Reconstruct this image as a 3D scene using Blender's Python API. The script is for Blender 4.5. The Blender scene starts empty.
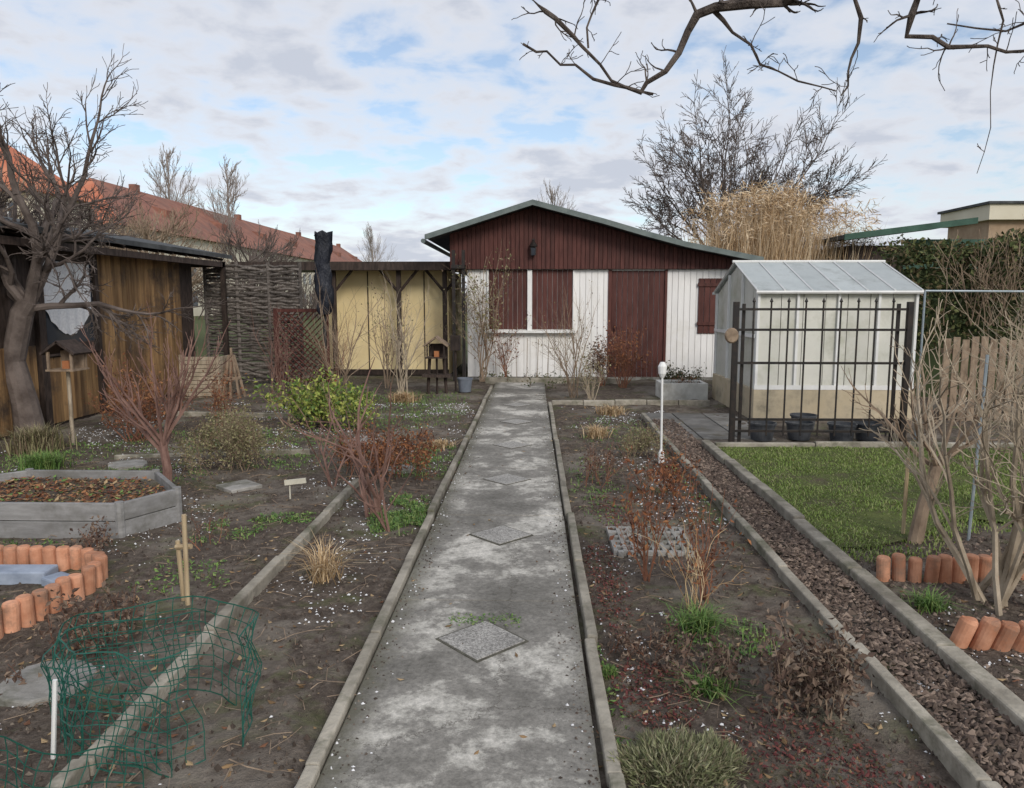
import bpy, math, random
from mathutils import Vector, Matrix, noise
R=random.Random(7)
sc=bpy.context.scene
# ------------------------------------------------------------------ materials
def ramp(nt,stops,interp='LINEAR'):
    r=nt.nodes.new('ShaderNodeValToRGB'); r.color_ramp.interpolation=interp
    e=r.color_ramp.elements
    while len(e)<len(stops): e.new(0.5)
    for el,(p,c) in zip(e,stops):
        el.position=p; el.color=(c[0],c[1],c[2],1) if not isinstance(c,(int,float)) else (c,c,c,1)
    return r
def nz(nt,vec,scale,detail=4,rough=.6,dist=0):
    n=nt.nodes.new('ShaderNodeTexNoise'); n.inputs['Scale'].default_value=scale
    n.inputs['Detail'].default_value=detail; n.inputs['Roughness'].default_value=rough
    n.inputs['Distortion'].default_value=dist
    nt.links.new(vec,n.inputs['Vector']); return n
def mixc(nt,fac,a,b,mode='MIX'):
    m=nt.nodes.new('ShaderNodeMix'); m.data_type='RGBA'; m.blend_type=mode
    for s,v in ((m.inputs[0],fac),(m.inputs[6],a),(m.inputs[7],b)):
        if isinstance(v,bpy.types.NodeSocket): nt.links.new(v,s)
        elif isinstance(v,(int,float)): s.default_value=v
        else: s.default_value=(v[0],v[1],v[2],1)
    return m.outputs[2]
def base(name):
    m=bpy.data.materials.new(name); m.use_nodes=True; nt=m.node_tree
    return m,nt,nt.nodes['Principled BSDF'],nt.nodes.new('ShaderNodeTexCoord').outputs['Object']
def mp(nt,vec,s=(1,1,1)):
    a=nt.nodes.new('ShaderNodeMapping'); a.inputs['Scale'].default_value=s
    nt.links.new(vec,a.inputs['Vector']); return a.outputs[0]
def bump(nt,b,h,strength=.4,dist=.01):
    n=nt.nodes.new('ShaderNodeBump'); n.inputs['Strength'].default_value=strength; n.inputs['Distance'].default_value=dist
    nt.links.new(h,n.inputs['Height']); nt.links.new(n.outputs[0],b.inputs['Normal'])
def nmat(name,c1,c2,scale=5,st=(1,1,1),rough=.85,bs=.35,bd=.01,isl=None,spec=.3,metal=0,dirt=None,dirts=1.5,lo=.35,hi=.65,fine=8):
    m,nt,b,o=base(name)
    leafy=isinstance(isl,list)
    b.inputs['Roughness'].default_value=rough; b.inputs['Specular IOR Level'].default_value=spec; b.inputs['Metallic'].default_value=metal
    if leafy:
        g=nt.nodes.new('ShaderNodeNewGeometry')
        k=len(isl); rr=ramp(nt,[(i/k,c) for i,c in enumerate(isl)],'CONSTANT'); nt.links.new(g.outputs['Random Per Island'],rr.inputs[0])
        nt.links.new(rr.outputs[0],b.inputs['Base Color']); return m
    v=mp(nt,o,st)
    n=nz(nt,v,scale); r=ramp(nt,[(lo,c1),(hi,c2)]); nt.links.new(n.outputs[0],r.inputs[0]); col=r.outputs[0]
    if isl is not None:
        g=nt.nodes.new('ShaderNodeNewGeometry')
        mr=nt.nodes.new('ShaderNodeMapRange'); mr.inputs[3].default_value=1-isl; mr.inputs[4].default_value=1+isl
        nt.links.new(g.outputs['Random Per Island'],mr.inputs[0])
        h=nt.nodes.new('ShaderNodeHueSaturation'); nt.links.new(mr.outputs[0],h.inputs['Value']); nt.links.new(col,h.inputs['Color']); col=h.outputs[0]
    if dirt is not None:
        n3=nz(nt,o,dirts,5,.7); r3=ramp(nt,[(.5,0.0),(.68,1.0)]); nt.links.new(n3.outputs[0],r3.inputs[0])
        col=mixc(nt,r3.outputs[0],col,dirt)
    nt.links.new(col,b.inputs['Base Color'])
    if bs>.15:
        n2=nz(nt,v,scale*fine,3); bump(nt,b,n2.outputs[0],bs,bd)
    return m
M={}
M['brown']=nmat('brown_boards',(.06,.018,.014),(.10,.034,.027),3,(6,6,1),.6,.2,.004,.2)
M['white']=nmat('white_boards',(.79,.78,.76),(.85,.84,.82),2,(5,5,1),.6,.15,.003,.03,dirt=(.73,.71,.66),dirts=1.1)
M['cream']=nmat('yellow_wall',(.70,.56,.30),(.78,.65,.38),1.2,(1,1,1),.8,.15,.003,dirt=(.60,.48,.28),dirts=.8)
M['dark']=nmat('dark_wood',(.022,.015,.012),(.06,.042,.034),6,(4,4,1),.75,.3,.005,.3)
M['darkmetal']=nmat('black_iron',(.010,.010,.011),(.03,.022,.018),20,(1,1,1),.5,.2,.002)
M['gold']=nmat('weathered_boards',(.12,.065,.03),(.33,.20,.09),2.2,(5,5,.5),.75,.4,.006,.4,dirt=(.07,.048,.034),dirts=1.6)
M['greywood']=nmat('grey_wood',(.075,.064,.055),(.165,.145,.13),6,(4,4,4),.85,.4,.006,.35)
M['felt']=nmat('roofing_felt',(.04,.042,.045),(.09,.095,.095),4,(1,1,1),.9,.3,.004)
M['trim']=nmat('roof_trim',(.10,.125,.12),(.16,.19,.18),5,(1,1,1),.5,.2,.003)
M['annexroof']=nmat('annex_roof',(.20,.2,.2),(.3,.3,.3),4,(1,1,1),.8,.2,.003)
M['pale']=nmat('pale_frame',(.66,.66,.64),(.76,.76,.74),5,(1,1,1),.45,.1,.002)
M['panel']=nmat('greenhouse_panel',(.64,.64,.57),(.74,.73,.66),1.5,(1,1,1),.35,.1,.003,.05,dirt=(.48,.48,.38),dirts=1.3)
M['poly']=nmat('roof_panel',(.42,.46,.46),(.56,.6,.6),2,(1,1,1),.3,.1,.002,.08,dirt=(.32,.35,.34),dirts=2)
for k in('panel','poly'):
    b_=M[k].node_tree.nodes['Principled BSDF']; b_.inputs['Transmission Weight'].default_value=.22; b_.inputs['Roughness'].default_value=.5
M['plinth']=nmat('plinth',(.42,.35,.24),(.55,.47,.34),3,(1,1,1),.9,.4,.006,dirt=(.25,.22,.16))
M['kerb']=nmat('kerb_concrete',(.20,.18,.145),(.40,.365,.30),5,(1,1,1),.93,.8,.008,.22,dirt=(.11,.11,.07),dirts=3.2)
M['stone']=nmat('stone',(.2,.19,.17),(.36,.345,.32),7,(1,1,1),.9,.7,.008,.1,dirt=(.12,.12,.09),dirts=3)
M['lightstone']=nmat('light_concrete',(.52,.51,.47),(.68,.67,.62),7,(1,1,1),.9,.5,.006,.1,dirt=(.4,.38,.33),dirts=3)
M['slab']=nmat('dark_slabs',(.13,.125,.115),(.22,.21,.195),4,(1,1,1),.9,.5,.006,.25,dirt=(.10,.09,.07),dirts=3)
M['terra']=nmat('terracotta',(.44,.19,.105),(.62,.32,.20),9,(1,1,1),.9,.4,.004,.2,dirt=(.27,.17,.12),dirts=6)
M['planter']=nmat('grey_planter',(.20,.195,.19),(.30,.295,.29),4,(1,1,5),.7,.35,.004,.15,dirt=(.15,.145,.13),dirts=2.5)
M['bark']=nmat('bark',(.055,.042,.036),(.16,.13,.11),9,(3,3,1),.9,.9,.012)
M['treebark']=nmat('apple_twigs',(.075,.058,.050),(.16,.13,.115),5,(1,1,1),.9,.6,.012)
M['bark2']=nmat('distant_bark',(.085,.068,.06),(.13,.105,.092),2,(1,1,1),.95,.1,.01)
M['birch']=nmat('poplar_bark',(.26,.225,.20),(.34,.30,.27),2,(1,1,1),.95,.1,.01)
M['purple']=nmat('purple_bark',(.13,.07,.055),(.25,.15,.12),12,(1,1,.5),.8,.5,.005)
M['palebark']=nmat('pale_bark',(.26,.21,.15),(.46,.385,.29),10,(1,1,.5),.85,.5,.006)
M['tanbark']=nmat('tan_bark',(.18,.13,.09),(.32,.24,.17),12,(1,1,.5),.85,.5,.006)
M['redstem']=nmat('red_stem',(.14,.06,.038),(.26,.12,.07),12,(1,1,.5),.8,.4,.004)
M['rust']=nmat('rust_leaf',0,0,isl=[(.13,.05,.028),(.23,.09,.04),(.31,.145,.065),(.10,.05,.033)])
M['brownleaf']=nmat('brown_leaf',0,0,isl=[(.10,.062,.045),(.16,.11,.08),(.23,.17,.125),(.08,.052,.04)])
M['yg']=nmat('yellow_green_leaf',0,0,isl=[(.14,.20,.04),(.25,.30,.06),(.38,.40,.10),(.08,.14,.03)],rough=.5)
M['heath']=nmat('grey_green_leaf',0,0,isl=[(.15,.15,.07),(.24,.22,.11),(.31,.27,.16),(.17,.12,.08)])
M['moundleaf']=nmat('heath_leaf',0,0,isl=[(.17,.19,.09),(.27,.28,.15),(.36,.35,.22),(.20,.17,.11)])
M['green']=nmat('green_leaf',0,0,isl=[(.06,.12,.03),(.10,.19,.045),(.15,.25,.06),(.20,.26,.08)],rough=.6)
M['hedge']=nmat('hedge_leaf',0,0,isl=[(.035,.05,.018),(.065,.085,.028),(.12,.13,.05),(.13,.10,.05)])
M['lawn']=nmat('lawn_blades',0,0,isl=[(.12,.18,.035),(.17,.25,.05),(.22,.30,.07),(.30,.32,.13)],rough=.6)
M['lawnbase']=nmat('lawn_base',(.07,.085,.025),(.11,.13,.035),6,(1,1,1),.95,.8,.02,dirt=(.10,.08,.05),dirts=2.2)
M['straw']=nmat('straw',0,0,isl=[(.40,.27,.14),(.54,.39,.22),(.64,.50,.32),(.32,.21,.11)])
M['strawtall']=nmat('tall_straw',0,0,isl=[(.50,.35,.20),(.62,.47,.30),(.72,.59,.42),(.42,.29,.17)])
M['sedum']=nmat('red_sedum',0,0,isl=[(.10,.03,.03),(.16,.05,.045),(.19,.08,.055),(.08,.065,.035)])
M['chip']=nmat('soil_crumb',0,0,isl=[(.065,.05,.04),(.10,.08,.065),(.14,.11,.09),(.08,.058,.046),(.20,.165,.13),(.05,.038,.03)])
M['mulch']=nmat('bark_mulch',0,0,isl=[(.08,.058,.046),(.12,.09,.07),(.17,.125,.10),(.09,.065,.052),(.25,.19,.15)])
M['litter']=nmat('leaf_litter',0,0,isl=[(.16,.10,.05),(.28,.18,.09),(.38,.27,.15),(.17,.08,.045),(.12,.09,.06)])
M['snow']=nmat('hail_bits',(.62,.62,.63),(.78,.78,.79),20,(1,1,1),.6,.1)
M['wire']=nmat('green_wire',(.010,.075,.055),(.02,.11,.08),20,(1,1,1),.4,.1,.001)
M['stake']=nmat('wood_stake',(.33,.24,.14),(.48,.38,.24),12,(1,1,.3),.8,.4,.003)
M['whitep']=nmat('white_paint',(.72,.72,.7),(.8,.8,.78),8,(1,1,1),.5,.1,.001)
M['label']=nmat('cream_label',(.50,.47,.38),(.60,.57,.47),8,(1,1,1),.6,.1,.001)
M['bucket']=nmat('dark_bucket',(.05,.055,.062),(.09,.095,.105),8,(1,1,1),.45,.1,.001)
M['greybucket']=nmat('grey_bucket',(.13,.15,.18),(.18,.2,.24),8,(1,1,1),.45,.1,.001)
M['bluestone']=nmat('slate_block',(.22,.26,.33),(.34,.39,.47),8,(1,1,1),.8,.4,.004)
M['redroof']=nmat('red_roof_tiles',(.22,.10,.075),(.32,.15,.105),.9,(1,1,1),.9,.2,.05,dirt=(.19,.11,.09),dirts=.3)
M['oroof']=nmat('orange_roof_tiles',(.46,.15,.085),(.54,.22,.13),.9,(1,1,1),.9,.2,.05)
M['render']=nmat('cream_render',(.60,.55,.43),(.68,.63,.51),.5,(1,1,1),.9,.1,.01)
M['glass']=nmat('window_glass',(.03,.035,.045),(.06,.07,.085),.8,(1,1,1),.1,.05,.001,spec=.6)
M['lace']=nmat('lace_curtain',(.66,.66,.67),(.82,.82,.82),30,(1,1,1),.9,.3,.002)
M['orange']=nmat('feeder_fat_ball',(.32,.12,.05),(.42,.18,.08),8)
M['plastic']=nmat('black_sheet',(.008,.010,.016),(.03,.033,.045),5,(1,1,.3),.4,.8,.03)
M['dkgreen']=nmat('green_fascia',(.04,.08,.06),(.06,.12,.09),3)
M['brick']=nmat('tan_brick',(.30,.21,.14),(.38,.28,.19),3,isl=.1)
M['metalpole']=nmat('galvanised',(.25,.3,.33),(.35,.4,.43),8,(1,1,1),.45,.1,.001,metal=.3)

def soilmat():
    m,nt,b,o=base('soil')
    n1=nz(nt,o,1.1,4,.65); n2=nz(nt,o,14,5,.8)
    r=ramp(nt,[(.3,(.055,.042,.034)),(.5,(.105,.084,.068)),(.70,(.20,.165,.135))]); nt.links.new(n2.outputs[0],r.inputs[0])
    nm=nz(nt,o,2.3,5,.7,.4); rm=ramp(nt,[(.52,0.0),(.66,.7)]); nt.links.new(nm.outputs[0],rm.inputs[0])
    col=mixc(nt,rm.outputs[0],r.outputs[0],(.11,.125,.05))
    rp=ramp(nt,[(.50,0.0),(.64,.65)]); nt.links.new(n1.outputs[0],rp.inputs[0])
    col=mixc(nt,rp.outputs[0],col,(.27,.24,.20))
    ln=nt.nodes.new('ShaderNodeVectorMath'); ln.operation='LENGTH'; nt.links.new(o,ln.inputs[0])
    mr=nt.nodes.new('ShaderNodeMapRange'); mr.inputs[1].default_value=14; mr.inputs[2].default_value=24; nt.links.new(ln.outputs['Value'],mr.inputs[0])
    col=mixc(nt,mr.outputs[0],col,(.09,.105,.045))
    nt.links.new(col,b.inputs['Base Color']); b.inputs['Roughness'].default_value=.97; b.inputs['Specular IOR Level'].default_value=.15
    bump(nt,b,n2.outputs[0],.9,.035); return m
M['soil']=soilmat()
def pathmat():
    m,nt,b,o=base('path_concrete')
    n1=nz(nt,o,1.5,4,.6,.4); n2=nz(nt,o,45,4,.8); n4=nz(nt,o,9,5,.78)
    r=ramp(nt,[(.34,(.15,.142,.125)),(.44,(.215,.203,.18)),(.51,(.275,.26,.232)),(.54,(.42,.40,.355)),(.60,(.62,.59,.53))])
    ad=nt.nodes.new('ShaderNodeMix'); ad.data_type='FLOAT'; ad.inputs[0].default_value=.36
    nt.links.new(n1.outputs[0],ad.inputs[2]); nt.links.new(n4.outputs[0],ad.inputs[3]); nt.links.new(ad.outputs[0],r.inputs[0])
    rf=ramp(nt,[(.3,.6),(.65,1.18)]); nt.links.new(n2.outputs[0],rf.inputs[0])
    col=mixc(nt,1.0,r.outputs[0],rf.outputs[0],'MULTIPLY')
    vm=nt.nodes.new('ShaderNodeVectorMath'); vm.operation='MULTIPLY_ADD'
    nt.links.new(n4.outputs['Color'],vm.inputs[0]); vm.inputs[1].default_value=(.25,.25,.25); nt.links.new(o,vm.inputs[2])
    vo=nt.nodes.new('ShaderNodeTexVoronoi'); vo.feature='DISTANCE_TO_EDGE'; vo.inputs['Scale'].default_value=.62; nt.links.new(vm.outputs[0],vo.inputs['Vector'])
    rc=ramp(nt,[(.0008,.8),(.0035,0.0)]); nt.links.new(vo.outputs['Distance'],rc.inputs[0])
    col=mixc(nt,rc.outputs[0],col,(.07,.062,.05))
    sx=nt.nodes.new('ShaderNodeSeparateXYZ'); nt.links.new(o,sx.inputs[0])
    a=nt.nodes.new('ShaderNodeMath'); a.operation='ADD'; a.inputs[1].default_value=.20; nt.links.new(sx.outputs[0],a.inputs[0])
    ab=nt.nodes.new('ShaderNodeMath'); ab.operation='ABSOLUTE'; nt.links.new(a.outputs[0],ab.inputs[0])
    a2=nt.nodes.new('ShaderNodeMath'); a2.operation='MULTIPLY_ADD'; a2.inputs[1].default_value=.42; nt.links.new(n4.outputs[0],a2.inputs[0]); nt.links.new(ab.outputs[0],a2.inputs[2])
    re=ramp(nt,[(.58,0.0),(.70,.8)]); nt.links.new(a2.outputs[0],re.inputs[0])
    col=mixc(nt,re.outputs[0],col,(.11,.105,.075))
    nt.links.new(col,b.inputs['Base Color']); b.inputs['Roughness'].default_value=.93; b.inputs['Specular IOR Level'].default_value=.2
    bump(nt,b,n2.outputs[0],.7,.006); return m
M['path']=pathmat()
def tilemat():
    m,nt,b,o=base('exposed_aggregate')
    v=nt.nodes.new('ShaderNodeTexVoronoi'); v.inputs['Scale'].default_value=150; nt.links.new(o,v.inputs['Vector'])
    s=nt.nodes.new('ShaderNodeSeparateColor'); nt.links.new(v.outputs['Color'],s.inputs[0])
    r=ramp(nt,[(.0,(.19,.18,.165)),(.5,(.33,.315,.29)),(1,(.50,.48,.44))]); nt.links.new(s.outputs[0],r.inputs[0])
    n=nz(nt,o,6,4,.7); rr=ramp(nt,[(.35,.8),(.65,1.1)]); nt.links.new(n.outputs[0],rr.inputs[0])
    nt.links.new(mixc(nt,1.0,r.outputs[0],rr.outputs[0],'MULTIPLY'),b.inputs['Base Color']); b.inputs['Roughness'].default_value=.85
    bump(nt,b,v.outputs['Distance'],.8,.004); return m
M['tile']=tilemat()
M['grout']=nmat('damp_joint',(.07,.066,.052),(.12,.115,.09),20,(1,1,1),.95,.3,.003)
# ------------------------------------------------------------------ mesh helper
class MB:
    def __init__(s): s.v=[];s.f=[];s.m=[]
    def add(s,vs,fs,m=0):
        o=len(s.v); s.v.extend([tuple(q) for q in vs]); s.f.extend([tuple(i+o for i in f) for f in fs]); s.m.extend([m]*len(fs))
    def mm(s,x0,x1,y0,y1,z0,z1,m=0):
        s.add([(x0,y0,z0),(x1,y0,z0),(x1,y1,z0),(x0,y1,z0),(x0,y0,z1),(x1,y0,z1),(x1,y1,z1),(x0,y1,z1)],
        [(0,3,2,1),(4,5,6,7),(0,1,5,4),(1,2,6,5),(2,3,7,6),(3,0,4,7)],m)
    def box(s,c,d,rz=0,m=0,rx=0,ry=0,tz=1.0):
        mt=Matrix.Rotation(rz,3,'Z')@Matrix.Rotation(ry,3,'Y')@Matrix.Rotation(rx,3,'X'); c=Vector(c); vs=[]
        for z in (-.5,.5):
            k=tz if z>0 else 1
            for x,y in ((-.5,-.5),(.5,-.5),(.5,.5),(-.5,.5)):
                vs.append(c+mt@Vector((x*d[0]*k,y*d[1]*k,z*d[2])))
        s.add(vs,[(0,3,2,1),(4,5,6,7),(0,1,5,4),(1,2,6,5),(2,3,7,6),(3,0,4,7)],m)
    def tube(s,pts,rads,n=6,m=0,cap=True):
        pts=[Vector(p) for p in pts]
        if isinstance(rads,(int,float)): rads=[rads]*len(pts)
        vs=[];fs=[];N=len(pts)
        d=(pts[1]-pts[0]).normalized(); ref=Vector((0,0,1)) if abs(d.z)<.9 else Vector((1,0,0))
        a=d.cross(ref).normalized()
        for i,p in enumerate(pts):
            if i==0: t=pts[1]-pts[0]
            elif i==N-1: t=pts[-1]-pts[-2]
            else: t=pts[i+1]-pts[i-1]
            t.normalize(); a=(a-t*a.dot(t))
            if a.length<1e-5: a=t.orthogonal()
            a.normalize(); b=t.cross(a)
            for k in range(n):
                w=2*math.pi*k/n; vs.append(p+(a*math.cos(w)+b*math.sin(w))*rads[i])
        for i in range(N-1):
            for k in range(n):
                k2=(k+1)%n; fs.append((i*n+k,i*n+k2,(i+1)*n+k2,(i+1)*n+k))
        if cap: fs.append(tuple(range(n-1,-1,-1))); fs.append(tuple((N-1)*n+k for k in range(n)))
        s.add(vs,fs,m)
    def lathe(s,c,prof,n=20,m=0):
        vs=[];fs=[]
        for r,z in prof:
            for k in range(n):
                w=2*math.pi*k/n; vs.append((c[0]+r*math.cos(w),c[1]+r*math.sin(w),c[2]+z))
        for i in range(len(prof)-1):
            for k in range(n):
                k2=(k+1)%n; fs.append((i*n+k,i*n+k2,(i+1)*n+k2,(i+1)*n+k))
        s.add(vs,fs,m)
    def leaf(s,p,sz,rng,m=0,flat=0,asp=.5):
        d=Vector((rng.gauss(0,1),rng.gauss(0,1),rng.gauss(0,1)*(1-flat)))
        if d.length<.01: d=Vector((1,0,0))
        d.normalize(); e=d.cross(Vector((rng.gauss(0,1)*(1-flat),rng.gauss(0,1)*(1-flat),rng.gauss(0,1)+flat*3))).normalized()*asp*.5*sz; d=d*sz; p=Vector(p)
        up=d.cross(e).normalized()*sz*.12
        s.add([p,p+d*.5+e+up,p+d,p+d*.5-e+up],[(0,1,2,3)],m)
    def blade(s,x,y,z,h,w,rng,lean=.4,m=0):
        a=rng.random()*6.283; l=h*lean*(.3+rng.random()); dx,dy=math.cos(a),math.sin(a); px,py=-dy*w/2,dx*w/2
        s.add([(x-px,y-py,z),(x+px,y+py,z),(x+dx*l*.35+px*.7,y+dy*l*.35+py*.7,z+h*.6),(x+dx*l*.35-px*.7,y+dy*l*.35-py*.7,z+h*.6),(x+dx*l,y+dy*l,z+h*(1-lean*.25))],[(0,1,2,3),(3,2,4)],m)
    def chip(s,x,y,z,sz,rng,asp=.5,th=.3,m=0):
        a=rng.random()*6.283; ca,sa=math.cos(a),math.sin(a); L=sz*(.6+.6*rng.random()); W=L*asp*(.5+rng.random()); H=L*th*(.5+rng.random())
        def q(u,v,w): return (x+ca*u-sa*v,y+sa*u+ca*v,z+w)
        s.add([q(-L/2,-W/4,-H*.3),q(L*.1,-W/2,rng.uniform(-.3,.3)*H),q(L/2,W*.2,-H*.2),q(-L*.2,W/2,-H*.2),q(0,0,H)],[(0,1,4),(1,2,4),(2,3,4),(3,0,4)],m)
    def obj(s,name,mats,parent=None,smooth=False,bevel=0,bseg=2):
        me=bpy.data.meshes.new(name); me.from_pydata(s.v,[],s.f)
        if not isinstance(mats,(list,tuple)): mats=[mats]
        for k in mats: me.materials.append(M[k])
        me.polygons.foreach_set('material_index',s.m)
        if smooth: me.polygons.foreach_set('use_smooth',[True]*len(s.f))
        me.update(); o=bpy.data.objects.new(name,me); sc.collection.objects.link(o)
        if parent: o.parent=parent
        if bevel:
            b=o.modifiers.new('bevel','BEVEL'); b.width=bevel; b.segments=bseg; b.limit_method='ANGLE'
        return o
def empty(name):
    e=bpy.data.objects.new(name,None); sc.collection.objects.link(e); return e
def grow(mb,p,d,L,r,depth,rng,ang=.7,up=.05,wig=.15,nch=4,ratio=.6,out=None,m=0,start=.3,rmin=.001,segs=4):
    pts=[Vector(p)]; d=Vector(d).normalized(); ds=[d]
    for i in range(segs):
        d=(d+Vector((rng.gauss(0,wig),rng.gauss(0,wig),rng.gauss(0,wig)+up))).normalized()
        pts.append(pts[-1]+d*L/segs); ds.append(d)
    e=.5 if depth>0 else .35
    rads=[max(rmin,r*(1-(1-e)*i/segs)) for i in range(segs+1)]
    mb.tube(pts,rads,7 if r>.03 else (5 if r>.01 else 3),m,cap=False)
    if out is not None and depth<=1: out.extend(pts[1:])
    if depth>0:
        for k in range(nch):
            t=min(.999,start+(1-start)*(k+rng.random())/nch); f=t*segs; i=int(f); q=pts[i].lerp(pts[i+1],f-i)
            dd=ds[i+1]; a=ang*(.6+.7*rng.random()); pr=dd.orthogonal().normalized()
            pr=Matrix.Rotation(rng.random()*6.283,3,dd)@pr
            grow(mb,q,dd*math.cos(a)+pr*math.sin(a),L*ratio*(1.15-.5*t)*(.8+.4*rng.random()),r*(1-.5*t)*.68,depth-1,rng,ang,up,wig,nch,ratio,out,m,start,rmin,segs)
        grow(mb,pts[-1],ds[-1],L*ratio,rads[-1],depth-1,rng,ang,up,wig,nch,ratio,out,m,start,rmin,segs)

def soil_h(x,y):
    h=.012+.018*noise.noise(Vector((x*2,y*2,0)))+.014*noise.noise(Vector((x*9,y*9,3)))+.010*noise.noise(Vector((x*26,y*26,7)))
    if -.80<x<.34: h=min(h,.002)
    return h
# ------------------------------------------------------------------ ground
mb=MB(); S=400
mb.add([(-S,-S,-.02),(S,-S,-.02),(S,S,-.02),(-S,S,-.02)],[(0,1,2,3)]); mb.obj('ground','soil')
mb=MB(); x0,x1,y0,y1,st=-8.2,8.2,.6,15.0,.045
nx=int((x1-x0)/st); ny=int((y1-y0)/st)
for j in range(ny+1):
    y=y0+j*st
    for i in range(nx+1):
        x=x0+i*st; z=soil_h(x,y)
        if i in(0,nx) or j in(0,ny): z=-.03
        mb.v.append((x,y,z))
for j in range(ny):
    for i in range(nx):
        a=j*(nx+1)+i; mb.f.append((a,a+1,a+nx+2,a+nx+1))
mb.m=[0]*len(mb.f); mb.obj('garden_soil','soil',smooth=True)

P=empty('garden_path'); mb=MB(); y=-.94
while y<13.9:
    mb.box((-.23+R.uniform(-.004,.004),y+.785,.0),(.93,1.560,.07+R.uniform(-.003,.003)),R.uniform(-.003,.003))
    y+=1.57
mb.obj('path_slabs','path',P,bevel=.006)
mb=MB(); mg=MB()
for k in range(-2,6):
    cx,cy,a=-.21+R.uniform(-.02,.02),3.3+1.57*k,math.radians(45+R.uniform(-3,3))
    mb.box((cx,cy,.032),(.285,.285,.022),a); mg.box((cx,cy,.027),(.307,.307,.024),a)
mb.obj('diamond_tiles','tile',P,bevel=.003); mg.obj('tile_joints','grout',P)
mb=MB()
for i in range(1900):
    y=1.6+R.random()**1.4*11; x=-.23+R.choice((-1,1))*(.46-abs(R.gauss(0,.06)))
    mb.chip(x,y,.036,R.uniform(.005,.018),R,.7,.35,0 if R.random()<.85 else 1)
mb.obj('path_debris',['chip','snow'],P)
def kerb(mb,a,b,w,top,ln=1.0):
    a=Vector(a);b=Vector(b);d=(b-a);n=max(1,round(d.length/ln));ang=math.atan2(d.y,d.x);L=d.length/n
    for i in range(n):
        c=a+d*((i+.5)/n); t=top+R.uniform(-.01,.01)
        off=Vector((-d.y,d.x)).normalized()*R.uniform(-.008,.008)
        mb.box((c.x+off.x,c.y+off.y,t/2-.03),(L-.008,w,t+.06),ang+R.uniform(-.008,.008),rx=R.uniform(-.05,.05))
mb=MB(); kerb(mb,(-.735,.3),(-.735,13.4),.05,.065); mb.obj('path_kerb',"kerb",bevel=.008)
mb=MB(); kerb(mb,(.275,.3),(.275,11.3),.05,.065); mb.obj('path_kerb','kerb',bevel=.008)
mb=MB(); kerb(mb,(-1.5,.3),(-1.5,6.3),.055,.075); mb.obj('bed_kerb','kerb',bevel=.008)
mb=MB(); kerb(mb,(1.43,.3),(1.5,10.1),.055,.075); mb.obj('bed_kerb','kerb',bevel=.008)
mb=MB(); kerb(mb,(1.83,.3),(1.9,8.1),.09,.085); kerb(mb,(1.98,8.05),(5.2,8.05),.07,.08); mb.obj('lawn_kerb','kerb',bevel=.012)
mb=MB(); kerb(mb,(.3,11.35),(2.7,11.35),.08,.09,.5); kerb(mb,(-.9,14.3),(1.7,14.3),.08,.12,.4); mb.obj('front_kerb','kerb',bevel=.012)
mb=MB(); kerb(mb,(-2.3,7.6),(-4.2,7.3),.05,.06);kerb(mb,(-2.2,9.9),(-5.2,10.2),.05,.06); mb.obj('rear_bed_kerb','kerb',bevel=.008)

mb=MB()
def lawn_lo(x): return 4.65+.25*noise.noise(Vector((x*1.5,0,5)))+ (max(0,x-2.1)*.55 if x<3.2 else .6)
xs=[1.92+.1*i for i in range(56)]
vs=[]
for x in xs:
    lo=lawn_lo(x)+.05
    for k in range(31):
        y=lo+(8.0-lo)*k/30; vs.append((x,y,.03+.008*noise.noise(Vector((x*3,y*3,0)))))
fs=[(i*31+k,(i+1)*31+k,(i+1)*31+k+1,i*31+k+1) for i in range(len(xs)-1) for k in range(30)]
mb.add(vs,fs,0)
cnt=0
while cnt<46000:
    x=R.uniform(1.93,5.6); y=R.uniform(4.3,8.02); lo=lawn_lo(x)
    if y<lo-R.random()*.3: continue
    q=noise.noise(Vector((x*2.2,y*2.2,9)))
    if q<-.3 and R.random()<.6: cnt+=.3; continue
    mb.blade(x,y,.02,R.uniform(.016,.04)*(1+.5*q),.007,R,.9,1); cnt+=1
mb.obj('lawn_grass',['lawnbase','lawn'])
mb=MB()
for i in range(30000):
    y=.9+R.random()**1.5*9; x=R.uniform(-4.6,3.4)*min(1,.45+y/7)
    if -.72<x<.26 or (1.45<x<1.88): continue
    if x>1.9 and y>4.9: continue
    mb.chip(x,y,soil_h(x,y)+.002,R.uniform(.006,.026),R,.7,.55)
mb.obj('soil_crumbs','chip')
mb=MB()
for i in range(15000):
    y=.9+R.random()**1.5*9; x=R.uniform(1.47,1.87)
    mb.chip(x,y,.022+R.random()*.012,R.uniform(.02,.055),R,.4,.22)
for i in range(2600):
    y=R.uniform(2,5); x=R.uniform(1.9,3.2)
    mb.chip(x,y,soil_h(x,y)+.004,R.uniform(.02,.045),R,.4,.22)
mb.obj('bark_mulch','mulch')
mb=MB()
for i in range(5600):
    y=1.5+R.random()**1.3*11; x=R.uniform(-5.4,4.2)*min(1,.4+y/7)
    if -.7<x<.25 and R.random()<.9: continue
    z=soil_h(x,y)+.006 if not(-.7<x<.25) else .04
    if x>1.9 and y>4.8 and R.random()<.8: continue
    mb.leaf((x,y,z),R.uniform(.015,.05),R,0,.85,.5)
mb.obj('fallen_leaves','litter')
mb=MB()
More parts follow.
